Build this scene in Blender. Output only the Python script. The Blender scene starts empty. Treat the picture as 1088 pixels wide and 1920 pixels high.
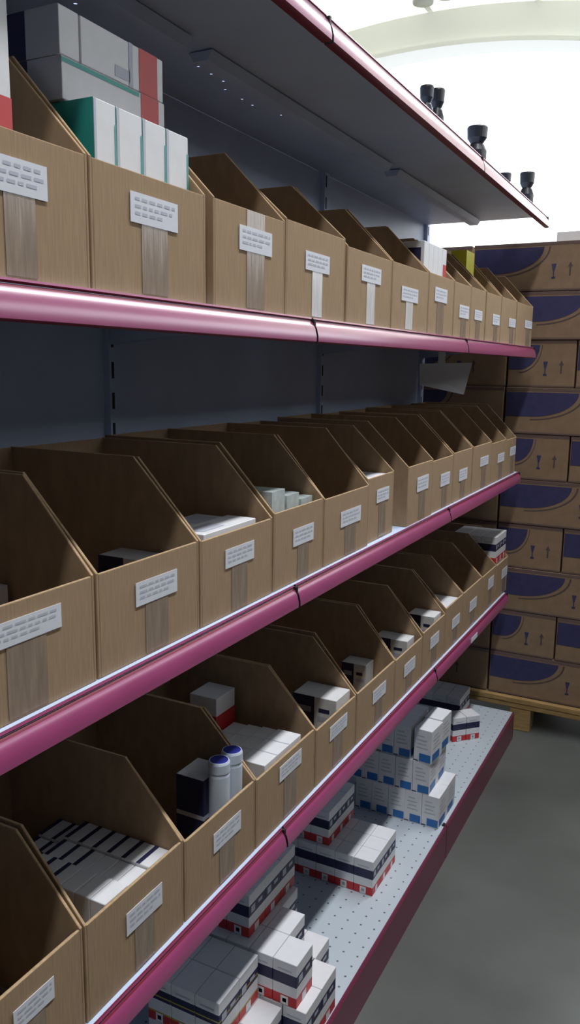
import bpy, bmesh, math, random
from mathutils import Vector, Matrix
random.seed(7)
scene = bpy.context.scene
COL = scene.collection
EYE = 1.5            # camera height; measured heights below are relative to the eye


def Z(z):
    return z + EYE


# ------------------------------------------------------------------ materials
def mat(name, col, rough=0.6, metal=0.0, noise=0.0, nscale=40.0, bump=0.0, spec=0.5, coat=0.0, stretch=None):
    m = bpy.data.materials.new(name)
    m.use_nodes = True
    nt = m.node_tree
    b = nt.nodes['Principled BSDF']
    b.inputs['Base Color'].default_value = (*col, 1)
    b.inputs['Roughness'].default_value = rough
    b.inputs['Metallic'].default_value = metal
    b.inputs['Specular IOR Level'].default_value = spec
    b.inputs['Coat Weight'].default_value = coat
    b.inputs['Coat Roughness'].default_value = 0.2
    if noise > 0 or bump > 0:
        tc = nt.nodes.new('ShaderNodeTexCoord')
        n = nt.nodes.new('ShaderNodeTexNoise')
        n.inputs['Scale'].default_value = nscale
        n.inputs['Detail'].default_value = 5
        src = tc.outputs['Object']
        if stretch:
            mp = nt.nodes.new('ShaderNodeMapping')
            mp.inputs['Scale'].default_value = stretch
            nt.links.new(src, mp.inputs['Vector'])
            src = mp.outputs['Vector']
        nt.links.new(src, n.inputs['Vector'])
        if noise > 0:
            r = nt.nodes.new('ShaderNodeMapRange')
            r.inputs['From Min'].default_value = 0.3
            r.inputs['From Max'].default_value = 0.7
            r.inputs['To Min'].default_value = 1 - noise
            r.inputs['To Max'].default_value = 1 + noise
            nt.links.new(n.outputs['Fac'], r.inputs['Value'])
            mx = nt.nodes.new('ShaderNodeVectorMath')
            mx.operation = 'SCALE'
            mx.inputs[0].default_value = col
            nt.links.new(r.outputs['Result'], mx.inputs['Scale'])
            nt.links.new(mx.outputs['Vector'], b.inputs['Base Color'])
        if bump > 0:
            bp = nt.nodes.new('ShaderNodeBump')
            bp.inputs['Strength'].default_value = bump
            bp.inputs['Distance'].default_value = 0.002
            nt.links.new(n.outputs['Fac'], bp.inputs['Height'])
            nt.links.new(bp.outputs['Normal'], b.inputs['Normal'])
    return m


def dotted(name, col, hole, pitch, radius, through=False):
    """steel sheet with a regular grid of punched holes (object space x/y)"""
    m = mat(name, col, 0.42, 0.0, 0.06, 9.0)
    nt = m.node_tree
    b = nt.nodes['Principled BSDF']
    tc = nt.nodes.new('ShaderNodeTexCoord')
    sc = nt.nodes.new('ShaderNodeVectorMath'); sc.operation = 'SCALE'
    sc.inputs['Scale'].default_value = 1 / pitch
    nt.links.new(tc.outputs['Object'], sc.inputs[0])
    fr = nt.nodes.new('ShaderNodeVectorMath'); fr.operation = 'FRACTION'
    nt.links.new(sc.outputs['Vector'], fr.inputs[0])
    sp = nt.nodes.new('ShaderNodeSeparateXYZ')
    nt.links.new(fr.outputs['Vector'], sp.inputs[0])
    cb = nt.nodes.new('ShaderNodeCombineXYZ')
    nt.links.new(sp.outputs['X'], cb.inputs['X']); nt.links.new(sp.outputs['Y'], cb.inputs['Y'])
    ds = nt.nodes.new('ShaderNodeVectorMath'); ds.operation = 'DISTANCE'
    ds.inputs[1].default_value = (0.5, 0.5, 0)
    nt.links.new(cb.outputs['Vector'], ds.inputs[0])
    lt = nt.nodes.new('ShaderNodeMath'); lt.operation = 'LESS_THAN'
    lt.inputs[1].default_value = radius / pitch
    nt.links.new(ds.outputs['Value'], lt.inputs[0])
    fac = lt.outputs['Value']
    if through:
        fl = nt.nodes.new('ShaderNodeVectorMath'); fl.operation = 'FLOOR'
        nt.links.new(sc.outputs['Vector'], fl.inputs[0])
        wn = nt.nodes.new('ShaderNodeTexNoise')
        wn.inputs['Scale'].default_value = 0.23
        nt.links.new(fl.outputs['Vector'], wn.inputs['Vector'])
        g = nt.nodes.new('ShaderNodeMath'); g.operation = 'GREATER_THAN'
        g.inputs[1].default_value = 0.62
        nt.links.new(wn.outputs['Fac'], g.inputs[0])
        ml = nt.nodes.new('ShaderNodeMath'); ml.operation = 'MULTIPLY'
        nt.links.new(fac, ml.inputs[0]); nt.links.new(g.outputs['Value'], ml.inputs[1])
        fac = ml.outputs['Value']
        inv = nt.nodes.new('ShaderNodeMath'); inv.operation = 'SUBTRACT'
        inv.inputs[0].default_value = 1.0
        nt.links.new(fac, inv.inputs[1])
        nt.links.new(inv.outputs['Value'], b.inputs['Alpha'])
    else:
        mx = nt.nodes.new('ShaderNodeMix'); mx.data_type = 'RGBA'
        mx.inputs['A'].default_value = (*col, 1)
        mx.inputs['B'].default_value = (*hole, 1)
        nt.links.new(fac, mx.inputs['Factor'])
        nt.links.new(mx.outputs['Result'], b.inputs['Base Color'])
    return m


M = {}
M['card'] = mat('cardboard', (0.41, 0.285, 0.175), 0.85, 0, 0.10, 60, 0.15, 0.2, stretch=(1, 6, 0.4))
M['card2'] = mat('cardboard_edge', (0.52, 0.36, 0.21), 0.9, 0, 0.15, 150, 0, 0.2)
M['carton'] = mat('shipping_cardboard', (0.30, 0.20, 0.125), 0.85, 0, 0.10, 25, 0.1, 0.2)
M['print'] = mat('navy_print', (0.045, 0.042, 0.12), 0.7, 0, 0.15, 30)
M['print2'] = mat('faint_print', (0.11, 0.075, 0.075), 0.8)
M['tapebrown'] = mat('brown_parcel_tape', (0.17, 0.115, 0.10), 0.35)
M['paper'] = mat('label_paper', (0.80, 0.82, 0.88), 0.7, 0, 0.03, 30)
M['ink'] = mat('label_ink', (0.55, 0.57, 0.66), 0.8)
M['tape'] = mat('clear_tape', (0.33, 0.25, 0.185), 0.2, 0, 0.18, 30, 0.3, 0.6, stretch=(1, 4, 0.5))
M['tape_glare'] = mat('clear_tape_glare', (0.80, 0.78, 0.76), 0.18, 0, 0.12, 30, 0.3, 0.7, stretch=(1, 4, 0.5))  # clear tape with its reflected glare put into the base colour
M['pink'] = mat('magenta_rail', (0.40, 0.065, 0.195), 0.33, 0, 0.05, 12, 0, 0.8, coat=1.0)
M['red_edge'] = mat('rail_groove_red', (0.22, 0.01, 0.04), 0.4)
M['steel'] = mat('grey_steel', (0.62, 0.73, 0.95), 0.45, 0, 0.06, 6)
M['steel_top'] = mat('shelf_edge_white', (0.72, 0.74, 0.78), 0.45)
M['deck'] = dotted('perforated_deck', (0.55, 0.61, 0.66), (0.12, 0.13, 0.16), 0.036, 0.0028)
M['deck_through'] = dotted('perforated_upper_deck', (0.52, 0.60, 0.70), (0, 0, 0), 0.034, 0.0034, True)
M['dark'] = mat('black_gap', (0.015, 0.015, 0.02), 0.6)
M['plinth'] = mat('plinth_magenta', (0.20, 0.030, 0.075), 0.4, 0, 0.08, 10, coat=0.2)
M['white'] = mat('carton_white', (0.80, 0.80, 0.82), 0.55, 0, 0.03, 40)
M['cream'] = mat('carton_cream', (0.72, 0.72, 0.72), 0.6, 0, 0.05, 40)
M['navy'] = mat('carton_navy', (0.022, 0.022, 0.075), 0.5)
M['red'] = mat('carton_red', (0.58, 0.035, 0.04), 0.5)
M['blue'] = mat('carton_blue', (0.03, 0.17, 0.48), 0.5)
M['pale'] = mat('carton_pale_print', (0.52, 0.54, 0.62), 0.6)
M['teal'] = mat('carton_teal', (0.03, 0.36, 0.32), 0.5)
M['yellow'] = mat('carton_yellow', (0.75, 0.68, 0.03), 0.5)
M['gold'] = mat('carton_gold_line', (0.45, 0.36, 0.06), 0.5)
M['black'] = mat('black_plastic', (0.02, 0.02, 0.028), 0.4)
M['can'] = mat('can_white', (0.62, 0.70, 0.80), 0.35, 0, 0.03, 30)
M['lid'] = mat('lid_blue', (0.025, 0.03, 0.28), 0.4)
M['film'] = mat('shrink_film', (0.55, 0.62, 0.62), 0.15, 0, 0.2, 35, 0.6, 0.8)
M['wood'] = mat('pallet_wood', (0.42, 0.27, 0.11), 0.8, 0, 0.25, 14, 0.2, 0.3, stretch=(1, 6, 6))
M['beam'] = mat('beam_paint', (0.92, 0.93, 0.90), 0.6)
M['wallm'] = mat('wall_paint', (0.55, 0.55, 0.53), 0.9, 0, 0.05, 3)
M['roof_opaque'] = mat('roof_light_stop', (0.16, 0.16, 0.15), 0.8)  # kept dark so the unseen near roof gives little light
M['dim'] = mat('wall_dim', (0.07, 0.07, 0.07), 0.9)
M['lampw'] = mat('lamp_enamel', (0.75, 0.75, 0.72), 0.4)

# concrete floor
fm = mat('concrete', (0.115, 0.122, 0.112), 0.5, 0, 0.22, 2.6, 0.15, 0.5)
M['floor'] = fm
pm = bpy.data.materials.new('thin_paper'); pm.use_nodes = True
nt = pm.node_tree; nt.nodes.clear()
o = nt.nodes.new('ShaderNodeOutputMaterial'); mx = nt.nodes.new('ShaderNodeMixShader')
d = nt.nodes.new('ShaderNodeBsdfDiffuse'); t = nt.nodes.new('ShaderNodeBsdfTranslucent')
d.inputs['Color'].default_value = (0.82, 0.84, 0.88, 1); t.inputs['Color'].default_value = (0.82, 0.84, 0.86, 1)
mx.inputs['Fac'].default_value = 0.25
nt.links.new(d.outputs[0], mx.inputs[1]); nt.links.new(t.outputs[0], mx.inputs[2]); nt.links.new(mx.outputs[0], o.inputs[0])
M['thin_paper'] = pm
# translucent roof sheet
rm = bpy.data.materials.new('roof_sheet'); rm.use_nodes = True
nt = rm.node_tree; nt.nodes.clear()
o = nt.nodes.new('ShaderNodeOutputMaterial'); mx = nt.nodes.new('ShaderNodeMixShader')
d = nt.nodes.new('ShaderNodeBsdfDiffuse'); t = nt.nodes.new('ShaderNodeBsdfTranslucent')
d.inputs['Color'].default_value = (0.90, 0.90, 0.83, 1); t.inputs['Color'].default_value = (0.92, 0.91, 0.83, 1)
mx.inputs['Fac'].default_value = 0.6
nt.links.new(d.outputs[0], mx.inputs[1]); nt.links.new(t.outputs[0], mx.inputs[2]); nt.links.new(mx.outputs[0], o.inputs[0])
M['roof'] = rm


# ------------------------------------------------------------------ mesh helpers
class MB:
    def __init__(self):
        self.v = []; self.f = []; self.m = []; self.mats = []

    def mi(self, key):
        if key not in self.mats:
            self.mats.append(key)
        return self.mats.index(key)

    def poly(self, pts, key):
        n = len(self.v)
        self.v += [tuple(p) for p in pts]
        self.f.append(list(range(n, n + len(pts)))); self.m.append(self.mi(key))

    def box(self, x0, x1, y0, y1, z0, z1, key, sides=None):
        sides = sides or {}
        n = len(self.v)
        self.v += [(x0, y0, z0), (x1, y0, z0), (x1, y1, z0), (x0, y1, z0), (x0, y0, z1), (x1, y0, z1), (x1, y1, z1), (x0, y1, z1)]
        for nm, q in (('-z', (0, 3, 2, 1)), ('+z', (4, 5, 6, 7)), ('-y', (0, 1, 5, 4)), ('+x', (1, 2, 6, 5)), ('+y', (2, 3, 7, 6)), ('-x', (3, 0, 4, 7))):
            self.f.append([n + i for i in q]); self.m.append(self.mi(sides.get(nm, key)))

    def prism(self, prof, axis, a, b, key, capkey=None, closed=True):
        """extrude 2-D profile along an axis. axis 'y': prof=(x,z); axis 'x': prof=(y,z); axis 'z': prof=(x,y)"""
        def P(p, t):
            return {'y': (p[0], t, p[1]), 'x': (t, p[0], p[1]), 'z': (p[0], p[1], t)}[axis]
        n = len(self.v); k = len(prof)
        self.v += [P(p, a) for p in prof] + [P(p, b) for p in prof]
        for i in range(k if closed else k - 1):
            j = (i + 1) % k
            self.f.append([n + i, n + j, n + k + j, n + k + i])
            self.m.append(self.mi(key if isinstance(key, str) else key[i]))
        if closed:
            c = capkey or (key if isinstance(key, str) else key[0])
            self.f.append([n + i for i in range(k)][::-1]); self.m.append(self.mi(c))
            self.f.append([n + k + i for i in range(k)]); self.m.append(self.mi(c))

    def lathe(self, prof, key, cx=0, cy=0, seg=24):
        n = len(self.v)
        for r, z, *_ in prof:
            for s in range(seg):
                a = 2 * math.pi * s / seg
                self.v.append((cx + r * math.cos(a), cy + r * math.sin(a), z))
        for i in range(len(prof) - 1):
            kk = prof[i + 1][2] if len(prof[i + 1]) > 2 else key
            for s in range(seg):
                t = (s + 1) % seg
                self.f.append([n + i * seg + s, n + i * seg + t, n + (i + 1) * seg + t, n + (i + 1) * seg + s]); self.m.append(self.mi(kk))
        self.f.append([n + s for s in range(seg)][::-1]); self.m.append(self.mi(key))
        kk = prof[-1][2] if len(prof[-1]) > 2 else key
        self.f.append([n + (len(prof) - 1) * seg + s for s in range(seg)]); self.m.append(self.mi(kk))

    def build(self, name, parent=None, loc=(0, 0, 0), rotz=0, bevel=0.0, smooth=False, origin=None, fix=True):
        me = bpy.data.meshes.new(name)
        og = Vector(origin) if origin else Vector((0, 0, 0))
        me.from_pydata([Vector(v) - og for v in self.v], [], self.f)
        for k in self.mats:
            me.materials.append(M[k])
        me.polygons.foreach_set('material_index', self.m)
        if fix:
            bm = bmesh.new(); bm.from_mesh(me)
            bmesh.ops.recalc_face_normals(bm, faces=bm.faces)
            bm.to_mesh(me); bm.free()
        if smooth:
            me.polygons.foreach_set('use_smooth', [True] * len(me.polygons))
        me.update()
        ob = bpy.data.objects.new(name, me)
        COL.objects.link(ob)
        ob.location = Vector(loc) + og
        ob.rotation_euler = (0, 0, rotz)
        if parent:
            ob.parent = parent
        if bevel > 0:
            bv = ob.modifiers.new('soft_edges', 'BEVEL'); bv.width = bevel; bv.segments = 2
            bv.limit_method = 'ANGLE'; bv.angle_limit = math.radians(50)
        return ob


def empty(name, loc, rotz=0):
    o = bpy.data.objects.new(name, None)
    COL.objects.link(o); o.location = loc; o.rotation_euler = (0, 0, rotz); o.empty_display_size = 0.05
    return o


def tag(o, label, cat, group=None, kind=None):
    o['label'] = label; o['category'] = cat
    if group: o['group'] = group
    if kind: o['kind'] = kind
    return o


def struct(o):
    o['kind'] = 'structure'
    return o


ORD = ['first', 'second', 'third', 'fourth', 'fifth', 'sixth', 'seventh', 'eighth', 'ninth', 'tenth', 'eleventh', 'twelfth', 'thirteenth']

# ------------------------------------------------------------------ hall (setting)
XR = 3.0             # unseen right wall; open band above it added to light the upper rows
HC = -4.2            # hall centre line
mb = MB(); mb.box(-11, XR + 0.1, -5, 16, -0.1, 0.0, 'floor'); struct(mb.build('floor'))


def arch(x, R, zc):
    return zc - R + math.sqrt(max(R * R - (x - HC) ** 2, 0.01))


def roof_piece(x0, x1, n, y0, y1, key, th=0.03):
    m = MB()
    pts = [x0 + (x1 - x0) * i / n for i in range(n + 1)]
    top = [(x, Z(arch(x, 11.6, 5.12)) + th) for x in pts]; bot = [(x, Z(arch(x, 11.6, 5.12))) for x in pts]
    m.prism(bot + top[::-1], 'y', y0, y1, key)
    return m


SKX0, SKX1, SKY0 = 0.49, 0.73, -2.2
YR = 8.0            # unseen roof nearer than this made opaque to hold back light, beyond it translucent
for nm, x0, x1, n, y0, y1, k in (('ceiling', -11.2, XR + 0.1, 30, -5, SKY0, 'roof_opaque'), ('ceiling_left', -11.2, SKX0, 24, SKY0, YR, 'roof_opaque'), ('ceiling_right', SKX1, XR + 0.1, 10, SKY0, YR, 'roof_opaque'),
                         ('ceiling_far_left', -11.2, SKX0, 24, YR, 16, 'roof'), ('ceiling_far_right', SKX1, XR + 0.1, 10, YR, 16, 'roof')):
    struct(roof_piece(x0, x1, n, y0, y1, k).build(nm))
# corrugation purlins and the arched rib seen at the top right
m = MB()
pts = [HC - 7 + 14 * i / 40 for i in range(41)]
bot = [(x, Z(arch(x, 11.0, 4.47))) for x in pts]; top = [(x, Z(arch(x, 11.5, 4.95))) for x in pts]
m.prism(bot + top[::-1], 'y', 12.0, 12.25, 'beam')
bot2 = [(x, Z(arch(x, 11.0, 4.44))) for x in pts]; bot3 = [(x, Z(arch(x, 11.0, 4.50))) for x in pts]
m.prism(bot2 + bot3[::-1], 'y', 11.9, 12.35, 'beam')
struct(m.build('roof_arch_beam'))
for i, xx in enumerate([-7.2, -5.6, -4.1, -2.6, -1.1]):
    m = MB(); zz = Z(arch(xx, 11.6, 5.12))
    m.box(xx - 0.04, xx + 0.04, -5, 16, zz - 0.14, zz - 0.01, 'beam')
    struct(m.build('roof_purlin'))
m = MB(); m.box(XR, XR + 0.1, -5, 16, 0, 2.2, 'wallm'); m.box(XR, XR + 0.1, -5, 1.8, 2.2, 4.2, 'wallm')
for yy in (3.5, 6.5, 9.5, 12.5):
    m.box(XR, XR + 0.1, yy, yy + 0.08, 2.2, 4.2, 'wallm')
struct(m.build('wall_right'))
m = MB(); m.box(1.2, 1.28, -2.5, 7.0, 0, 2.12, 'dim'); struct(m.build('wall_added_shade'))  # unseen wall added across the aisle to shade the lower rows
m = MB(); m.box(-11, XR + 0.1, -5.1, -5, 0, 6.7, 'dim'); struct(m.build('wall_back'))
m = MB(); m.box(-11.1, -11, -5, 16, 0, 4.2, 'wallm'); struct(m.build('wall_left'))

# small lamp pair under the roof, top right of the frame
for i, (xx, zz, lb) in enumerate([(-4.05, 4.93, 'white pendant lamp under the roof, left of the hanging pair'), (-3.72, 4.96, 'white pendant lamp under the roof, right of the hanging pair')]):
    e = empty('pendant_lamp', (xx, 11.6, Z(zz)))
    s = MB(); s.lathe([(0.02, -0.02), (0.14, -0.02), (0.15, 0.02), (0.09, 0.10), (0.04, 0.14)], 'lampw'); s.build('lamp_shade', e, smooth=True)
    s = MB(); s.lathe([(0.012, 0.14), (0.012, arch(xx, 11.6, 5.12) - zz)], 'black', seg=10); s.build('rod', e)
    tag(e, lb, 'lamp', 'pendant lamps under the roof')

# ------------------------------------------------------------------ gondola shelving
G = empty('gondola_shelving', (-0.84, 1.75, 0))
tag(G, 'grey steel gondola shelving with magenta price rails along the left of the aisle', 'shelving')
GL = Vector((-0.84, 1.75, 0))
BAYS = [(0.31, 1.28), (1.28, 2.25), (2.25, 3.2)]
XBK = -1.07
levels = {'A': (-0.607, 0.552), 'B': (-0.624, 0.080), 'C': (-0.650, -0.397), 'D': (-0.668, -0.889)}


def child(mbb, name, parent=None, bevel=0.0, smooth=False):
    """build in world coordinates and hang on the gondola"""
    o = mbb.build(name, None, bevel=bevel, smooth=smooth)
    o.parent = parent or G
    o.matrix_parent_inverse = Matrix.Identity(4)
    # local = world - parent's world (no rotations used)
    p = o.parent; off = Vector((0, 0, 0))
    while p:
        off += p.location; p = p.parent
    o.location = Vector((0, 0, 0)) - off
    return o


HOLES = [(-0.917, 1.388), (-0.914, 1.425), (-0.927, 1.432), (-0.929, 1.458), (-0.935, 1.52), (-0.94, 1.575), (-0.936, 1.63), (-0.634, 1.415), (-0.632, 1.452), (-0.633, 1.49), (-0.631, 1.528), (-0.636, 1.566), (-0.95, 1.06), (-0.93, 1.70)]


def deck_with_holes(m, x0, x1, y0, y1, z, key, holes, r=0.0036):
    nx, ny = int((x1 - x0) / 0.022), int((y1 - y0) / 0.022)
    dx, dy = (x1 - x0) / nx, (y1 - y0) / ny
    hit = set()
    for hx, hy in holes:
        if y0 < hy < y1 and x0 < hx < x1:
            hit.add((int((hx - x0) / dx), int((hy - y0) / dy)))
    for i in range(nx):
        run = None
        for j in range(ny + 1):
            solid = j < ny and (i, j) not in hit
            if solid and run is None: run = j
            if not solid and run is not None:
                m.poly([(x0 + i * dx, y0 + run * dy, z), (x0 + (i + 1) * dx, y0 + run * dy, z), (x0 + (i + 1) * dx, y0 + j * dy, z), (x0 + i * dx, y0 + j * dy, z)], key); run = None
    for (i, j) in hit:
        cx, cy = x0 + (i + 0.5) * dx, y0 + (j + 0.5) * dy
        sq, oc = [], []
        for k in range(8):
            a = math.pi / 4 * k
            u, v = math.cos(a), math.sin(a); s_ = max(abs(u), abs(v))
            sq.append((cx + u / s_ * dx / 2, cy + v / s_ * dy / 2, z)); oc.append((cx + u * r, cy + v * r, z))
        for k in range(8):
            l = (k + 1) % 8
            m.poly([oc[k], sq[k], sq[l], oc[l]], key)


for (y0, y1) in BAYS:
    m = MB(); m.box(XBK - 0.012, XBK, y0 + 0.016, y1 - 0.016, Z(-1.38), Z(0.75), 'steel')
    for zz in (0.30, -0.18, -0.66, -1.1):
        m.box(XBK, XBK + 0.004, y0 + 0.03, y1 - 0.03, Z(zz) - 0.002, Z(zz) + 0.002, 'dark')
    child(m, 'back_panel')
for y in (0.31, 1.28, 2.25, 3.2):
    m = MB(); m.box(XBK - 0.04, XBK + 0.014, y - 0.016, y + 0.016, 0, Z(0.78), 'steel')
    k = -1.35
    while k < 0.75:
        m.box(XBK + 0.010, XBK + 0.0148, y - 0.010, y - 0.003, Z(k), Z(k) + 0.032, 'dark')
        m.box(XBK + 0.010, XBK + 0.0148, y + 0.003, y + 0.010, Z(k), Z(k) + 0.032, 'dark') if False else None
        k += 0.06
    child(m, 'upright')
for key, (xf, zt) in levels.items():
    for bi, (y0, y1) in enumerate(BAYS):
        m = MB()
        dk = 'deck_through' if key == 'A' else 'steel'
        if key == 'A':
            deck_with_holes(m, XBK + 0.0005, xf - 0.004, y0 + 0.0003, y1 - 0.0003, Z(zt) - 0.0012, 'steel', HOLES)
            deck_with_holes(m, XBK + 0.0005, xf - 0.004, y0 + 0.0003, y1 - 0.0003, Z(zt), 'steel', HOLES)
        else:
            m.box(XBK + 0.0005, xf - 0.004, y0 + 0.0003, y1 - 0.0003, Z(zt) - 0.0035, Z(zt), dk)
        # folded hem and stiffening channel under the deck
        if key != 'A':
            m.box(xf - 0.02, xf - 0.001, y0 + 0.003, y1 - 0.003, Z(zt) - 0.030, Z(zt) - 0.004, 'steel')
        else:
            m.box(xf - 0.006, xf - 0.001, y0 + 0.003, y1 - 0.003, Z(zt) - 0.022, Z(zt) - 0.003, 'steel')
        m.prism([(-0.845, Z(zt) - 0.004), (-0.855, Z(zt) - 0.02), (-0.885, Z(zt) - 0.02), (-0.895, Z(zt) - 0.004)], 'y', y0 + 0.03, y1 - 0.03, 'steel')
        sh = child(m, 'shelf')
        # bright upper edge strip of the deck
        r = MB()
        h = 0.041
        # convex price rail leaning out at its foot: groove, bulged face, foot
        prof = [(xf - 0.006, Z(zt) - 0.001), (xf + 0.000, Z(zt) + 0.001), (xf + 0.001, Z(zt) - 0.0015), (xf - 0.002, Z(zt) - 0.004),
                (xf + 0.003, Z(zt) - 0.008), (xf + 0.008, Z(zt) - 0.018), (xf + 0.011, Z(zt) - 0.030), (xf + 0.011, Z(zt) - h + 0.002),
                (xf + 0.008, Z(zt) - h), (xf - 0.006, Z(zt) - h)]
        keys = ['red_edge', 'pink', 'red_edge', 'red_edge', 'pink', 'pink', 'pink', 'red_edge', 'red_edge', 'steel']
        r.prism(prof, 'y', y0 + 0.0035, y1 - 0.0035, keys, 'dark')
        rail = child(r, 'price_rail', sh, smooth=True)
        rail.data.set_sharp_from_angle(angle=math.radians(38))
        cl = MB(); cl.box(xf - 0.004, xf + 0.006, y1 - 0.0032, y1 + 0.0032, Z(zt) - h, Z(zt) - 0.002, 'dark')
        child(cl, 'rail_joint', sh)
        for yy in ((y0 + 0.012, y1 - 0.012) if key != 'A' else ()):
            k = MB(); k.prism([(XBK + 0.015, Z(zt) - 0.004), (XBK + 0.015, Z(zt) - 0.045), (XBK + 0.05, Z(zt) - 0.040), (xf - 0.12, Z(zt) - 0.012), (xf - 0.12, Z(zt) - 0.004)], 'y', yy - 0.0015, yy + 0.0015, 'steel')
            child(k, 'bracket', sh)
        if key == 'D' and bi == 2:
            tk = MB(); tk.box(xf + 0.0112, xf + 0.0124, 2.63, 2.71, Z(zt) - 0.036, Z(zt) - 0.019, 'paper')
            child(tk, 'shelf_ticket', sh)
# base deck and plinth
XE = -0.608
for bi, (y0, y1) in enumerate(BAYS):
    m = MB(); m.box(XBK + 0.015, XE - 0.003, y0 + 0.002, y1 - 0.002, Z(-1.394), Z(-1.388), 'deck')
    d = child(m, 'base_deck')
    p = MB()
    p.prism([(XE - 0.004, 0.0), (XE + 0.004, 0.0), (XE + 0.004, Z(-1.392)), (XE, Z(-1.386)), (XE - 0.004, Z(-1.388))], 'y', y0 + 0.0025, y1 - 0.0025, 'plinth')
    child(p, 'kick_plate')
m = MB(); m.box(XBK, XE - 0.002, 3.19, 3.2, 0, Z(-1.394), 'steel'); child(m, 'end_panel')
m = MB(); m.box(XE - 0.010, XE - 0.0035, 2.243, 2.257, Z(-1.388), Z(-1.383), 'dark'); child(m, 'deck_joint')

# ------------------------------------------------------------------ cardboard bins
BIN_H, BIN_B, BIN_DX = 0.146, 0.26, 0.113
LAB = {
 'B': [(0.59, 0.667, 0.083, 0.117), (0.803, 0.899, 0.085, 0.12), (1.053, 1.151, 0.085, 0.12), (1.27, 1.366, 0.08, 0.111), (1.517, 1.62, 0.085, 0.116), (1.748, 1.859, 0.065, 0.096), (1.987, 2.089, 0.081, 0.115), (2.208, 2.303, 0.054, 0.088), (2.366, 2.45, 0.057, 0.085), (2.581, 2.671, 0.054, 0.086), (2.848, 2.948, 0.058, 0.086), (3.063, 3.187, 0.066, 0.093)],
 'C': [(0.581, 0.691, 0.089, 0.118), (0.831, 0.925, 0.075, 0.108), (1.056, 1.146, 0.078, 0.109), (1.29, 1.375, 0.068, 0.101), (1.505, 1.611, 0.067, 0.1), (1.72, 1.799, 0.087, 0.118), (1.978, 2.07, 0.079, 0.117), (2.195, 2.283, 0.065, 0.101), (2.384, 2.473, 0.058, 0.093), (2.63, 2.737, 0.077, 0.107), (2.875, 2.975, 0.065, 0.096), (3.085, 3.178, 0.072, 0.104)],
 'D': [(0.604, 0.672, 0.088, 0.119), (0.817, 0.902, 0.075, 0.111), (1.047, 1.136, 0.074, 0.11), (1.282, 1.376, 0.091, 0.123), (1.516, 1.61, 0.076, 0.109), (1.771, 1.86, 0.065, 0.099), (2.001, 2.091, 0.055, 0.09), (2.229, 2.314, 0.063, 0.099), (2.456, 2.543, 0.059, 0.093), (2.666, 2.759, 0.059, 0.096), (2.921, 3.004, 0.076, 0.118), (3.144, 3.239, 0.068, 0.105)]}
EDG = {
 'B': [(0.497, 0.731), (0.734, 0.966), (0.985, 1.197), (1.200, 1.438), (1.448, 1.686), (1.690, 1.938), (1.942, 2.153), (2.158, 2.322), (2.325, 2.488), (2.500, 2.688), (2.695, 2.912), (2.925, 3.196)],
 'C': [(0.515, 0.751), (0.755, 0.983), (0.987, 1.212), (1.217, 1.422), (1.426, 1.660), (1.664, 1.834), (1.908, 2.112), (2.118, 2.318), (2.322, 2.530), (2.540, 2.780), (2.784, 3.000), (3.004, 3.168)],
 'D': [(0.495, 0.728), (0.732, 0.960), (0.964, 1.189), (1.193, 1.442), (1.447, 1.665), (1.670, 1.928), (1.932, 2.155), (2.160, 2.378), (2.383, 2.580), (2.584, 2.828), (2.832, 3.044), (3.048, 3.240)]}
HT = {'B': [0.144, 0.144, 0.146, 0.152, 0.142, 0.143, 0.146, 0.145, 0.146, 0.146, 0.148, 0.148],
      'C': [0.138, 0.138, 0.136, 0.142, 0.138, 0.150, 0.152, 0.146, 0.150, 0.150, 0.142, 0.138],
      'D': [0.150, 0.148, 0.142, 0.138, 0.130, 0.130, 0.126, 0.134, 0.148, 0.148, 0.146, 0.142]}
ROWNAME = {'B': 'upper', 'C': 'middle', 'D': 'lowest'}
HOLD = {('B', 0): 'holding a white and red carton', ('B', 1): 'heaped with white and teal cartons', ('B', 6): 'holding slim white boxes',
        ('B', 9): 'with a yellow packet', ('C', 3): 'holding film wrapped packs', ('D', 1): 'full of small striped boxes', ('D', 2): 'holding two white cans'}
BOFF = {('C', 5): -0.006, ('B', 2): 0.0, ('C', 6): 0.004}
T = 0.0045


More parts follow.
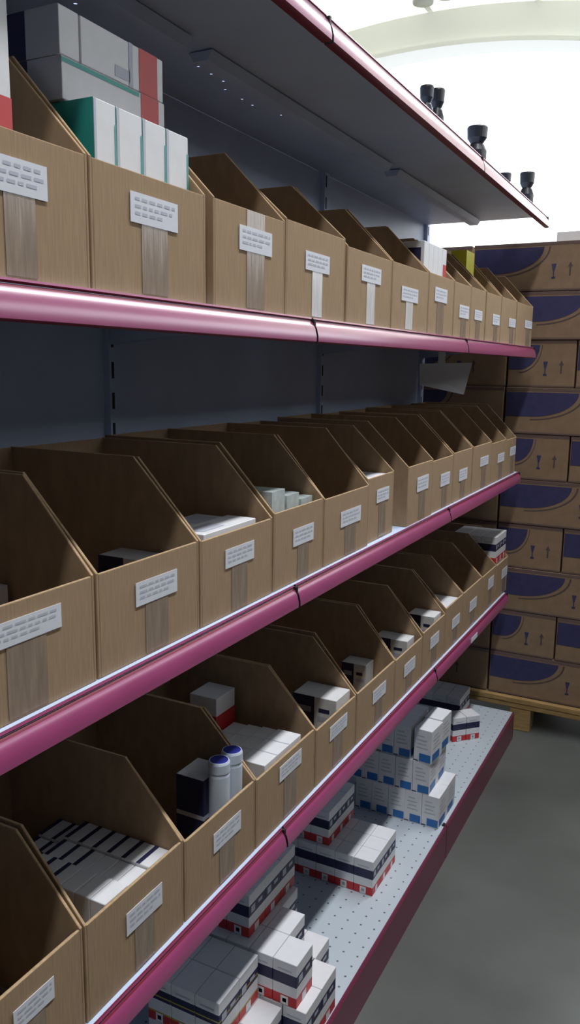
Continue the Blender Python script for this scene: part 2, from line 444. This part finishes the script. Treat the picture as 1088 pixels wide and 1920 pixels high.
def make_bin(row, i):
    y0, y1 = EDG[row][i]
    xf = levels[row][0] - 0.0105 + BOFF.get((row, i), 0)
    zb = levels[row][1] + 0.0005
    xb = xf - 0.372
    h = HT[row][i]
    hb = BIN_B + random.uniform(-0.006, 0.004)
    e = empty('cardboard_bin', (xf, (y0 + y1) / 2, Z(zb)))
    w = (y1 - y0) / 2
    m = MB()
    dx = BIN_DX + random.uniform(-0.006, 0.006)
    prof = [(0, 0), (0, h), (-dx, hb), (-0.372, hb), (-0.372, 0)]
    ek = ['card', 'card2', 'card2', 'card', 'card']
    m.prism(prof, 'y', -w, -w + T, ek, 'card'); m.prism(prof, 'y', w - T, w, ek, 'card')
    m.box(-T, 0, -w + T, w - T, 0, h - 0.001, 'card', {'+z': 'card2'})
    m.box(-0.372, -0.372 + T, -w + T, w - T, 0, hb - 0.001, 'card', {'+z': 'card2'})
    m.box(-0.372 + T, -T, -w + T, w - T, 0, 0.004, 'card')
    # folded inner flap behind the front wall
    m.box(-0.0035 - T, -T, -w + T + 0.004, w - T - 0.004, h - 0.05, h - 0.004, 'card', {'+z': 'card2'})
    m.build('bin_body', e, bevel=0.0012)
    # tape strip under the label
    a, b, lo, hi = LAB[row][i]
    yc = (a + b) / 2 - (y0 + y1) / 2
    lw = min((b - a) / 2, w - 0.012)
    yc = max(-w + lw + 0.006, min(w - lw - 0.006, yc))
    white = (row, i) in (('B', 3), ('B', 4), ('B', 5))  # strips whose glare is painted as white colour
    t = MB(); tw = lw * (0.42 if white else 0.55)
    n = 6
    for k in range(n):
        za, zc = 0.004 + (hi - 0.004) * k / n, 0.004 + (hi - 0.004) * (k + 1) / n
        t.box(0.0002, 0.0009, yc - tw, yc + tw, za, zc, 'tape_glare' if white else 'tape')
    if (row, i) == ('B', 2):
        t.box(0.0002, 0.0009, yc - tw, yc + tw, hi, h - 0.002, 'tape')
    t.build('packing_tape', e)
    p = MB(); p.box(0.0009, 0.0016, yc - lw, yc + lw, lo, hi, 'paper')
    rr = random.Random(i * 7 + ord(row))
    hh = hi - lo
    for ln, zf in enumerate((0.74, 0.5, 0.27)):
        yy = yc - lw * 0.82
        while yy < yc + lw * (0.8 if ln < 2 else 0.35):
            l = rr.uniform(0.006, 0.016)
            p.poly([(0.0019, yy, lo + hh * zf), (0.0019, min(yy + l, yc + lw * 0.86), lo + hh * zf), (0.0019, min(yy + l, yc + lw * 0.86), lo + hh * (zf + 0.1)), (0.0019, yy, lo + hh * (zf + 0.1))], 'ink')
            yy += l + 0.004
    p.build('paper_label', e, fix=False)
    hold = HOLD.get((row, i))
    lab = '%s cardboard bin from near end, %s shelf row' % (ORD[i], ROWNAME[row])
    if hold: lab += ', ' + hold
    tag(e, lab, 'bin', 'cardboard bins on the %s shelf row' % ROWNAME[row])


for row in 'BCD':
    for i in range(12):
        make_bin(row, i)

# ------------------------------------------------------------------ small cartons
BANDS = {
 'nr': [(0.0, 0.24, 'red'), (0.24, 0.48, 'white'), (0.48, 0.74, 'navy'), (0.74, 1.0, 'white')],
 'nry': [(0.0, 0.20, 'red'), (0.20, 0.24, 'gold'), (0.24, 0.50, 'white'), (0.50, 0.57, 'navy'), (0.57, 0.60, 'gold'), (0.60, 0.74, 'navy'), (0.74, 1.0, 'white')],
 'plain': [(0.0, 1.0, 'white')],
 'cream': [(0.0, 1.0, 'cream')],
 'blue': [(0.0, 1.0, 'white')],
 'redfoot': [(0.0, 0.14, 'red'), (0.14, 1.0, 'white')],
 'redmid': [(0.0, 0.55, 'red'), (0.55, 1.0, 'white')],
 'stripe': [(0.0, 0.75, 'white'), (0.75, 0.92, 'navy'), (0.92, 1.0, 'white')],
 'yellow': [(0.0, 1.0, 'yellow')],
 'dark': [(0.0, 1.0, 'cream')],
 'night': [(0.0, 0.55, 'navy'), (0.55, 0.6, 'pale'), (0.6, 1.0, 'navy')],
}


def carton(name, x0, x1, y0, y1, z0, z1, style, label, cat='carton', group=None, rot=0.0, extra=None, jit=0.0012):
    """one small carton; z given relative to the eye; printed bands run round the four sides"""
    cx, cy = (x0 + x1) / 2, (y0 + y1) / 2
    w, d, h = abs(x1 - x0) / 2 - 0.0006, abs(y1 - y0) / 2 - 0.0006, z1 - z0 - 0.0005
    m = MB()
    bands = BANDS[style]
    lv = [b[0] * h for b in bands] + [h]
    ring = []
    for z in lv:
        n = len(m.v); m.v += [(-w, -d, z), (w, -d, z), (w, d, z), (-w, d, z)]; ring.append(n)
    for i, b in enumerate(bands):
        for s in range(4):
            t = (s + 1) % 4
            m.f.append([ring[i] + s, ring[i] + t, ring[i + 1] + t, ring[i + 1] + s]); m.m.append(m.mi(b[2]))
    topk = 'cream' if style in ('cream', 'dark') else ('yellow' if style == 'yellow' else 'white')
    m.f.append([ring[0] + i for i in (3, 2, 1, 0)]); m.m.append(m.mi(topk))
    m.f.append([ring[-1] + i for i in range(4)]); m.m.append(m.mi(topk))
    e = 0.0005

    def fy(a, b, c, dd, k):      # decal on the -y face, fractions of width and height
        m.poly([(-w + 2 * w * a, -d - e, h * c), (-w + 2 * w * b, -d - e, h * c), (-w + 2 * w * b, -d - e, h * dd), (-w + 2 * w * a, -d - e, h * dd)], k)

    def fx(a, b, c, dd, k):      # decal on the +x face
        m.poly([(w + e, -d + 2 * d * a, h * c), (w + e, -d + 2 * d * b, h * c), (w + e, -d + 2 * d * b, h * dd), (w + e, -d + 2 * d * a, h * dd)], k)

    def ft(a, b, c, dd, k):      # decal on the top
        m.poly([(-w + 2 * w * a, -d + 2 * d * c, h + e), (-w + 2 * w * b, -d + 2 * d * c, h + e), (-w + 2 * w * b, -d + 2 * d * dd, h + e), (-w + 2 * w * a, -d + 2 * d * dd, h + e)], k)
    if style in ('nr', 'nry'):
        fy(0.34, 0.66, 0.015, 0.215, 'white'); fx(0.34, 0.6, 0.02, 0.20, 'white')
        fx(0.12, 0.36, 0.54, 0.70, 'pale'); fx(0.55, 0.80, 0.60, 0.68, 'pale')
        fy(0.42, 0.58, 0.07, 0.16, 'pale')
        fy(0.2, 0.8, 0.80, 0.83, 'pale')
    elif style == 'blue':
        fy(0.32, 0.97, 0.03, 0.27, 'blue'); fx(0.1, 0.75, 0.04, 0.27, 'blue')
        for k, (a, b) in enumerate([(0.15, 0.8), (0.2, 0.7), (0.15, 0.75), (0.2, 0.6)]):
            fy(a, b, 0.42 + k * 0.12, 0.455 + k * 0.12, 'pale'); fx(a, b, 0.42 + k * 0.12, 0.455 + k * 0.12, 'pale')
        fy(0.0, 0.26, 0.02, 0.05, 'navy')
    elif style == 'stripe':
        ft(0.0, 0.28, 0, 1, 'navy')
    elif style == 'dark':
        fy(0.0, 0.5, 0.1, 1.0, 'navy'); fy(0.1, 0.42, 0.72, 0.82, 'pale'); fy(0.58, 0.92, 0.6, 0.68, 'pale'); fy(0.6, 0.85, 0.75, 0.82, 'navy'); fy(0.05, 0.25, 0.15, 0.5, 'red')
    if extra:
        for (face, a, b, c, dd, k) in extra:
            {'y': fy, 'x': fx, 't': ft}[face](a, b, c, dd, k)
    o = m.build(name, None, (cx, cy, Z(z0)), rot + random.uniform(-jit, jit) * 8, fix=False)
    bv = o.modifiers.new('soft_edges', 'BEVEL'); bv.width = 0.0009; bv.segments = 1; bv.limit_method = 'ANGLE'; bv.angle_limit = math.radians(60)
    tag(o, label, cat, group)
    return o


def grid(name, style, xr, cols, cw, y0, rows, rd, z0, h, where, group, base='navy-red banded carton', skip=(), layer='', jit=0.0012):
    """a layer of cartons: columns counted from the aisle (right) edge, rows from the near side"""
    for c in range(cols):
        for r in range(rows):
            if (c, r) in skip: continue
            nm = '%s in %s: %s%s row, %s from aisle' % (base, where, layer, ORD[r] if rows > 1 else 'only', ORD[c])
            carton(name, xr - (c + 1) * cw, xr - c * cw, y0 + r * rd, y0 + (r + 1) * rd, z0, z0 + h, style, nm, 'carton', group, jit=jit)


BZ = -1.3875
# nearest stack on the base shelf -------------------------------------------------
g1 = 'cartons of the nearest base shelf stack'
U = 0.1
near = 'nearest base-shelf stack'
CW = 0.056
rowsy = [1.130, 1.205, 1.287, 1.362, 1.437]
names = ['front', 'second', 'third', 'fourth', 'rear']


def unit(col_x, ry, lay, style, txt, rd=0.075, dz=0.0):
    carton('parts_carton', col_x - CW, col_x, ry, ry + rd, BZ + lay * U + dz, BZ + (lay + 1) * U + dz, style, txt, 'carton', g1, jit=0.0)


for c, cx in enumerate((-0.664, -0.720, -0.776, -0.832)):
    for r, ry in enumerate(rowsy):
        if c == 0 and r == 0: continue
        if c == 2 and r > 1: continue
        unit(cx, ry, 0, 'nry' if r < 2 and c else 'nr', 'banded carton at the bottom of the %s, %s row, %s column from aisle' % (near, names[r], ORD[c + 1]))
for r, ry in enumerate((1.287, 1.362)):
    unit(-0.613, ry, 0, 'nr', 'banded carton standing alone beside the %s by the plinth, %s' % (near, ('nearer', 'farther')[r]))
for c, cx in enumerate((-0.720, -0.776, -0.832)):
    for r, ry in enumerate(rowsy[:2]):
        unit(cx, ry, 1, 'nry', 'white carton with gold-lined navy band on top of %s, %s row, %s column' % (near, names[r], ORD[c]))
for c, r in ((0, 0), (1, 0), (2, 0), (1, 1), (2, 1), (2, 2), (3, 0), (3, 1), (3, 2)):
    unit(-0.635 - c * CW, rowsy[2 + r], 1, 'nr', 'navy-red banded carton in middle layer of %s, %s row, %s from aisle' % (near, names[2 + r], ORD[c]))
for c in range(2):
    for r in range(3):
        unit(-0.76 - c * CW, 1.31 + r * 0.0705, 2, 'nr', 'navy-red banded carton in highest layer of %s, %s row, %s column' % (near, names[r], ('outer', 'inner')[c]), rd=0.0705)

# second block ------------------------------------------------------------------------
g2 = 'cartons of the middle base shelf stack'
grid('parts_carton', 'nr', -0.681, 5, CW, 1.825, 3, 0.0585, BZ, U, 'middle base-shelf stack', g2, layer='bottom layer ')
grid('parts_carton', 'nr', -0.816, 2, CW, 1.836, 3, 0.0585, BZ + U, U, 'middle base-shelf stack', g2, layer='top layer ')

# blue and white stack -----------------------------------------------------------------
g3 = 'blue and white cartons on the base shelf'
bl = 'blue-patch white carton'
grid('blue_white_carton', 'blue', -0.622, 5, 0.055, 2.218, 2, 0.087, BZ, 0.103, 'far base-shelf stack', g3, bl, layer='bottom layer ', jit=0.002)
grid('blue_white_carton', 'blue', -0.657, 5, 0.055, 2.218, 2, 0.087, BZ + 0.103, 0.103, 'far base-shelf stack', g3, bl, layer='middle layer ', jit=0.002)
for r in range(2):
    carton('blue_white_carton', -0.708, -0.650, 2.216 + r * 0.095, 2.305 + r * 0.095, BZ + 0.206, BZ + 0.312, 'blue',
           'blue-patch white carton standing at the outer end on top of far base-shelf stack, %s' % ('nearer', 'farther')[r], 'carton', g3, rot=-0.07)
grid('blue_white_carton', 'blue', -0.722, 3, 0.055, 2.222, 2, 0.087, BZ + 0.206, 0.103, 'far base-shelf stack', g3, bl, layer='top layer ', jit=0.002)

# turned pair and the far block
c0 = Vector((-0.752, 2.81)); dv = Vector((0.081, 0.086)).normalized(); nv = Vector((-dv.y, dv.x))
for k in range(2):
    for q in range(1):
        c = c0 + dv * (0.0295 + 0.059 * k) + nv * 0.033
        carton('parts_carton', c.x - 0.029, c.x + 0.029, c.y - 0.033, c.y + 0.033, BZ, BZ + 0.094, 'nr',
               'navy-red banded carton turned towards the aisle near the far plinth end, %s of the pair' % ('left', 'right')[k], 'carton', 'turned cartons on the base shelf', rot=math.atan2(dv.y, dv.x), jit=0)
grid('parts_carton', 'nr', -0.775, 3, CW, 2.985, 2, 0.075, BZ, U, 'rearmost base-shelf block', 'cartons of the rearmost base shelf block')

# ------------------------------------------------------------------ contents of the bins
def bz(row):
    return levels[row][1] + 0.0050


# upper row, second bin: teal sided slim cartons with larger ones on top
zb = bz('B')
ye = [0.768, 0.808, 0.858, 0.907, 0.957]
for k in range(4):
    carton('slim_carton', -0.735, -0.655, ye[k], ye[k + 1], zb, 0.297, 'plain', 'slim white carton with teal edge standing in the heaped upper bin, %s from near end' % ORD[k], 'carton',
           'slim white and teal cartons', extra=[('y', 0, 1, 0, 1, 'teal'), ('x', 0, 0.10, 0, 1, 'pale'), ('x', 0.93, 1.0, 0, 0.9, 'teal')], jit=0)
for k in range(3):
    carton('slim_carton', -0.835, -0.742, 0.768 + k * 0.062, 0.768 + (k + 1) * 0.062, zb, 0.297, 'plain', 'white and teal carton behind the front row in heaped upper bin, %s from near end' % ORD[k], 'carton',
           'slim white and teal cartons', extra=[('y', 0, 1, 0, 1, 'teal')], jit=0)
carton('long_carton', -0.80, -0.695, 0.762, 0.960, 0.298, 0.345, 'plain', 'long white carton with red end, lower of the two on the heaped upper bin', 'carton', 'long red ended cartons',
       extra=[('x', 0.74, 0.93, 0.0, 1, 'red'), ('x', 0, 0.72, 0.86, 0.97, 'teal'), ('y', 0.2, 0.5, 0, 1, 'navy'), ('y', 0.5, 1, 0, 1, 'pale')], jit=0)
carton('long_carton', -0.80, -0.697, 0.798, 0.960, 0.346, 0.399, 'plain', 'long white carton with red end, topmost on the heaped upper bin', 'carton', 'long red ended cartons',
       extra=[('x', 0.68, 0.92, 0.0, 1, 'red'), ('x', 0.55, 0.6, 0, 1, 'pale'), ('x', 0.38, 0.56, 0.1, 0.35, 'pale')], jit=0)
carton('short_carton', -0.80, -0.697, 0.762, 0.7965, 0.346, 0.399, 'plain', 'narrow grey ended white carton at near end of the topmost heap', 'carton',
       extra=[('y', 0.2, 0.5, 0, 1, 'navy'), ('y', 0.5, 1, 0, 1, 'pale'), ('y', 0.0, 0.2, 0, 1, 'pale')], jit=0)
carton('tall_carton', -0.75, -0.662, 0.515, 0.652, zb, 0.372, 'plain', 'tall white carton with red foot band in the nearest upper bin', 'carton',
       extra=[('x', 0, 1, 0.44, 0.62, 'red'), ('x', 0.2, 0.9, 0.7, 0.8, 'pale')])
# slim boxes in the upper row\'s seventh bin
for k in range(5):
    ex = [('y', 0.12, 0.88, 0.0, 0.93, 'navy')]
    if k == 4: ex.append(('x', 0.2, 0.95, 0.55, 0.82, 'red'))
    carton('slim_box', -0.725, -0.655, 1.957 + k * 0.037, 1.994 + k * 0.037, zb, 0.302, 'plain', 'slim white box with navy end standing in upper row\'s seventh bin, %s from near side' % ORD[k], 'box',
           'slim white boxes in the upper row\'s seventh bin', extra=ex, jit=0)
carton('yellow_packet', -0.755, -0.705, 2.507, 2.60, zb, 0.352, 'yellow', 'yellow packet standing up out of a far bin on the upper shelf row', 'packet')

# middle row
zb = bz('C')
carton('white_packet', -0.85, -0.79, 0.66, 0.735, zb, -0.285, 'cream', 'small white packet lying deep in the nearest middle bin', 'packet', extra=[('y', 0.1, 0.9, 0.4, 0.8, 'pale')])
carton('labelled_carton', -0.80, -0.705, 0.92, 0.975, zb, -0.283, 'dark', 'white and navy carton against the far wall of middle row\'s second bin', 'carton')
for k, (a, b, h) in enumerate([(-0.735, -0.677, -0.258), (-0.80, -0.738, -0.262)]):
    carton('flat_carton', a, b, 1.02, 1.185, zb, h, 'plain' if k == 0 else 'cream', 'flat white carton in the middle row\'s third bin, %s' % ('nearer the front wall', 'farther from front wall')[k], 'carton', 'flat cartons in the middle row\'s third bin',
           extra=[('t', 0.2, 0.8, 0.1, 0.5, 'pale')] if k == 0 else [('t', 0.1, 0.9, 0.5, 0.9, 'pale')])
for k in range(3):
    m = MB(); m.box(-0.032, 0.032, -0.027, 0.027, 0, 0.170 - 0.014 * k, 'film')
    m.box(-0.020, 0.020, -0.0275, -0.0272, 0.02, 0.13, 'pale'); m.box(0.0322, 0.0326, -0.018, 0.018, 0.03, 0.12 - 0.014 * k, 'cream')
    o = m.build('film_wrapped_pack', None, (-0.712, 1.268 + k * 0.058, Z(zb)), 0.05, bevel=0.009, smooth=False)
    tag(o, 'glossy film wrapped pack in the middle row\'s fourth bin, %s from near side' % ORD[k], 'pack', 'film wrapped packs')
for k in range(2):
    carton('flat_carton', -0.75, -0.684, 1.672 + k * 0.079, 1.747 + k * 0.079, zb, -0.252, 'plain', 'white carton just showing in the middle row\'s sixth bin, %s one' % ('nearer', 'farther')[k], 'carton', 'cartons in the middle row\'s sixth bin',
           extra=[('t', 0.3, 0.5, 0, 1, 'pale')])

# lowest row
zb = bz('D')
for c in range(8):
    for r in range(3):
        st = 'stripe' if (r == 2 or c > 2) else 'plain'
        top = -0.757 - (0.004 * ((c * 3 + r * 5) % 3)) - (0.012 if c > 5 else 0)
        carton('striped_box', -0.699 - (c + 1) * 0.029, -0.699 - c * 0.029, 0.797 + r * 0.0525, 0.797 + (r + 1) * 0.0525, zb, top, st,
               "small box in lowest row's second bin, %s line from near side, %s from front" % (ORD[r], ORD[c]), 'box', 'small boxes in the lowest row\'s second bin')
for k, (x, y) in enumerate([(-0.7125, 1.120), (-0.7125, 1.163)]):
    e = empty('spray_can', (x, y, Z(zb)))
    m = MB(); m.lathe([(0.0175, 0), (0.019, 0.004), (0.019, 0.172), (0.0175, 0.178)], 'can', seg=32)
    m.build('can_body', e, smooth=False)
    m = MB(); m.lathe([(0.0185, 0.178), (0.0195, 0.180), (0.0195, 0.196), (0.0175, 0.200), (0.0162, 0.200), (0.0158, 0.1990, 'lid'), (0.001, 0.1990, 'lid')], 'can', seg=32)
    m.build('lid', e)
    tag(e, 'white can with blue topped lid in the lowest row\'s third bin, %s' % ('nearer one', 'farther one'.replace('farther one', 'farther of two'))[k], 'can', 'white cans in the lowest row\'s third bin')
carton('dark_carton', -0.785, -0.725, 1.09, 1.16, zb, -0.715, 'night', 'dark printed carton standing beside the two white cans', 'carton')
for k in range(4):
    carton('flat_carton', -0.745 - k * 0.036 if k else -0.745, -0.690 if k == 0 else -0.747 - (k - 1) * 0.036, 1.245, 1.40, zb, -0.748 - 0.003 * k, 'plain' if k < 1 else 'cream',
           'white carton laid in the lowest row\'s fourth bin, %s from front wall' % ORD[k], 'carton', 'cartons in the lowest row\'s fourth bin', extra=[('t', 0, 1, 0.32, 0.335, 'pale'), ('t', 0, 1, 0.65, 0.665, 'pale')], jit=0.0)
carton('red_white_carton', -0.93, -0.862, 1.345, 1.42, zb, -0.688, 'redmid', 'red and white carton standing at the back of the lowest row\'s fourth bin', 'carton', jit=0, extra=[('y', 0, 1, 0.5, 0.8, 'red'), ('x', 0, 1, 0.5, 0.8, 'red')])
carton('labelled_carton', -0.80, -0.690, 1.575, 1.655, zb, -0.743, 'dark', 'white and navy carton against the far wall of lowest row\'s fifth bin', 'carton')
carton('labelled_carton', -0.805, -0.735, 1.865, 1.92, zb, -0.765, 'dark', 'half dark carton leaning at the far wall of lowest row\'s sixth bin', 'carton')
carton('labelled_carton', -0.80, -0.70, 2.085, 2.147, zb, -0.760, 'dark', 'white and navy carton at the far wall of lowest row\'s seventh bin', 'carton')
carton('labelled_carton', -0.775, -0.69, 2.30, 2.37, zb, -0.747, 'dark', 'white and navy carton at the far wall of lowest row\'s eighth bin', 'carton')
carton('flat_carton', -0.775, -0.690, 2.42, 2.57, zb, -0.752, 'plain', 'bright white carton showing over the front of lowest row\'s ninth bin', 'carton')
carton('support_carton', -0.87, -0.69, 3.06, 3.225, zb, -0.7455, 'cream', 'plain carton under the banded block in the lowest row\'s last bin', 'carton')
for c in range(3):
    for r in range(3):
        carton('parts_carton', -0.688 - (c + 1) * 0.058, -0.688 - c * 0.058, 3.056 + r * 0.0585, 3.056 + (r + 1) * 0.0585, -0.745, -0.638, 'nr',
               'navy-red banded carton atop the lowest row\'s last bin, %s row, %s from front wall' % (ORD[r], ORD[c]), 'carton', 'banded cartons atop the lowest row\'s last bin', jit=0)

# ------------------------------------------------------------------ things on the top shelf
for k, (x, y, s, h, lb) in enumerate([
        (-0.668, 1.965, 0.62, 0.098, 'black capped bottle on the top shelf edge, left of the adjoining pair'),
        (-0.668, 2.047, 0.66, 0.114, 'black capped bottle on the top shelf edge, right of the adjoining pair'),
        (-0.665, 2.41, 1.1, 0.118, 'stout black capped bottle standing alone in the middle of the top shelf edge'),
        (-0.70, 2.91, 0.8, 0.098, 'short black bottle barely showing over the far top shelf edge'),
        (-0.668, 3.11, 1.0, 0.138, 'tall narrow waisted black bottle at the far end of the top shelf')]):
    e = empty('black_bottle', (x, y, Z(0.5525)))
    r = 0.026 * s
    m = MB(); m.lathe([(r * 0.95, 0), (r, 0.004), (r, h * 0.45), (r * 0.75, h * 0.58), (r * 0.55, h * 0.64)], 'black', seg=24); m.build('bottle_body', e, smooth=False)
    m = MB(); m.lathe([(r * 0.6, h * 0.62), (r * 0.95, h * 0.74), (r * 1.02, h * 0.97), (r * 0.95, h)], 'black', seg=24); m.build('cap', e)
    tag(e, lb, 'bottle', 'black bottles on the top shelf')

# ------------------------------------------------------------------ hanging paper under the upper shelf
e = MB()
q = [(-0.921, 2.75, Z(0.0123)), (-0.816, 3.05, Z(0.019)), (-0.842, 3.05, Z(-0.100)), (-0.917, 2.75, Z(-0.0616))]
e.poly(q, 'thin_paper')
# narrow top strip that carries the sheet up to the shelf deck
e.poly([(-0.886, 2.85, Z(0.0145)), (-0.872, 2.89, Z(0.0154)), (-0.872, 2.89, Z(0.0760)), (-0.886, 2.85, Z(0.0760))], 'thin_paper')
o = e.build('paper_sheet', fix=False)
tag(o, 'blank white paper sheet hanging under the upper shelf near its far end', 'paper')

# ------------------------------------------------------------------ pallet with shipping cartons
PX0, PX1, PY0 = -1.30, 0.06, 3.29
pe = empty('pallet', ((PX0 + PX1) / 2, PY0 + 0.4, 0))
tag(pe, 'wooden pallet on the floor beyond the end of the shelving', 'pallet')


def pchild(mbb, nm):
    o = mbb.build(nm, pe, bevel=0.003); o.location = -Vector(pe.location); return o


for k in range(5):
    y = PY0 - 0.015 + k * 0.175
    m = MB(); m.box(PX0, PX1, y, y + 0.12, 0.120, 0.142, 'wood'); pchild(m, 'deck_board')
for k in range(3):
    y = PY0 - 0.012 + k * 0.34
    m = MB(); m.box(PX0, PX1, y, y + 0.10, 0.098, 0.120, 'wood'); pchild(m, 'stringer_board')
    for x in (PX0, -0.640, PX1 - 0.1):
        m = MB(); m.box(x, x + 0.085, y + 0.003, y + 0.095, 0.0, 0.098, 'wood'); pchild(m, 'block')

NL = 10; LH = (0.478 + 1.356) / NL
SG = 'shipping cartons stacked on the pallet'


def ship(x0, x1, y0, y1, z0, z1, kind, label, mark=True):
    cx = (x0 + x1) / 2; w = (x1 - x0) / 2 - 0.002; h = z1 - z0 - 0.001; d = y1 - y0
    m = MB(); m.box(-w, w, 0, d, 0, h, 'carton')
    e = -0.0006
    # tape seam along the upper and lower edges
    m.poly([(-w, e, h * 0.93), (w, e, h * 0.93), (w, e, h * 0.995), (-w, e, h * 0.995)], 'tapebrown')
    m.poly([(-w, e, 0.002), (w, e, 0.002), (w, e, h * 0.045), (-w, e, h * 0.045)], 'tapebrown')
    L = min(2 * w * 0.56, 0.275) if kind == 'long' else 0.115
    if kind == 'rect':
        L = 0.275
    # printed panel: flat top, elliptical lower right
    n = 12
    pts = [(-w + 0.004, h * 0.90), (-w + 0.004, h * 0.38)]
    for i in range(n + 1):
        a = math.pi / 2 * i / n
        pts.append((-w + 0.004 + L * (0.35 + 0.65 * math.sin(a)), h * (0.90 - 0.52 * math.cos(a))))
    m.poly([(p[0], e * 1.4, p[1]) for p in pts], 'print')
    # thin arc round the panel
    for i in range(n):
        a, b = math.pi / 2 * i / n, math.pi / 2 * (i + 1) / n
        q = []
        for (t, rr) in ((a, 1.10), (b, 1.10), (b, 1.14), (a, 1.14)):
            q.append((-w + 0.004 + L * (0.35 + 0.65 * math.sin(t) * rr), e * 1.4, h * (0.90 - 0.52 * math.cos(t) * rr)))
        if all(p[0] < w for p in q): m.poly(q, 'print2')
    # handling marks: a glass and a pair of arrows
    ox = min(-w + L + 0.035, w - 0.10) if kind != 'end' else -w + 0.135
    m.poly([(ox, e * 1.4, h * 0.55), (ox + 0.018, e * 1.4, h * 0.55), (ox + 0.012, e * 1.4, h * 0.40), (ox + 0.006, e * 1.4, h * 0.40)], 'print')
    m.poly([(ox + 0.007, e * 1.5, h * 0.40), (ox + 0.011, e * 1.5, h * 0.40), (ox + 0.011, e * 1.5, h * 0.28), (ox + 0.007, e * 1.5, h * 0.28)], 'print')
    m.poly([(ox + 0.002, e * 1.4, h * 0.25), (ox + 0.016, e * 1.4, h * 0.25), (ox + 0.016, e * 1.4, h * 0.29), (ox + 0.002, e * 1.4, h * 0.29)], 'print')
    ox += 0.06
    m.poly([(ox, e * 1.4, h * 0.48), (ox + 0.018, e * 1.4, h * 0.48), (ox + 0.009, e * 1.4, h * 0.58)], 'print2')
    m.poly([(ox + 0.006, e * 1.4, h * 0.30), (ox + 0.012, e * 1.4, h * 0.30), (ox + 0.012, e * 1.4, h * 0.48), (ox + 0.006, e * 1.4, h * 0.48)], 'print2')
    o = m.build('shipping_carton', None, (cx, y0, Z(z0)), fix=False)
    bv = o.modifiers.new('soft_edges', 'BEVEL'); bv.width = 0.004; bv.segments = 2; bv.limit_method = 'ANGLE'; bv.angle_limit = math.radians(60)
    tag(o, label, 'carton', SG)


for k in range(NL):          # k counts layers from the floor
    z0 = -1.356 + k * LH
    j = NL - 1 - k
    lay = ORD[k] + ' layer up from the pallet'
    yj = 3.3 + random.uniform(-0.004, 0.006)
    if k == NL - 1:
        segs = [(-1.29, -0.905, 'end'), (-0.90, -0.42, 'long'), (-0.418, 0.05, 'long')]
    elif j % 2 == 0:
        segs = [(-1.26, -0.745, 'long'), (-0.741, -0.482, 'end'), (-0.48, 0.04, 'rect')]
    else:
        segs = [(-1.26, -0.745, 'long'), (-0.741, -0.222, 'long'), (-0.22, 0.04, 'end')]
    for q, (a, b, kd) in enumerate(segs):
        ship(a, b, yj, yj + 0.5, z0, z0 + LH, kd, 'brown shipping carton with navy panel, %s, %s from left' % (lay, ORD[q]))
carton('white_box', -0.60, -0.50, 3.38, 3.46, 0.478, 0.523, 'plain', 'small white box lying on top of the pallet load', 'box')

# ------------------------------------------------------------------ light
w = bpy.data.worlds.new('bright_sky'); scene.world = w; w.use_nodes = True
bg = w.node_tree.nodes['Background']
bg.inputs['Color'].default_value = (0.91, 0.95, 1.0, 1); bg.inputs['Strength'].default_value = 3.1
sk = bpy.data.lights.new('skylight', 'AREA'); sk.shape = 'RECTANGLE'; sk.size = SKX1 - SKX0; sk.size_y = 12.2
sk.energy = 425; sk.color = (0.95, 0.97, 1.0)
so = bpy.data.objects.new('skylight', sk); COL.objects.link(so)
so.location = ((SKX0 + SKX1) / 2, SKY0 + 6.2, Z(arch(0.61, 11.6, 5.12)) + 0.0)

# ------------------------------------------------------------------ camera
cam = bpy.data.cameras.new('camera'); co = bpy.data.objects.new('camera', cam); COL.objects.link(co)
yaw, pitch, roll = math.radians(27.335), math.radians(10.276), math.radians(0.802)
F = Vector((-math.sin(yaw) * math.cos(pitch), math.cos(yaw) * math.cos(pitch), -math.sin(pitch)))
R0 = Vector((math.cos(yaw), math.sin(yaw), 0)); U0 = R0.cross(F)
R = math.cos(roll) * R0 + math.sin(roll) * U0; U1 = -math.sin(roll) * R0 + math.cos(roll) * U0
mt = Matrix((R, U1, -F)).transposed().to_4x4(); mt.translation = (0, 0, EYE)
co.matrix_world = mt
cam.sensor_fit = 'VERTICAL'; cam.sensor_height = 36.0; cam.lens = 1516.3 / 1920 * 36.0
cam.clip_start = 0.02
scene.camera = co

vs = scene.view_settings
scene.display_settings.display_device = 'sRGB'
vs.view_transform = 'Standard'; vs.look = 'None'; vs.gamma = 1.0; vs.use_curve_mapping = False
vs.exposure = 0.0
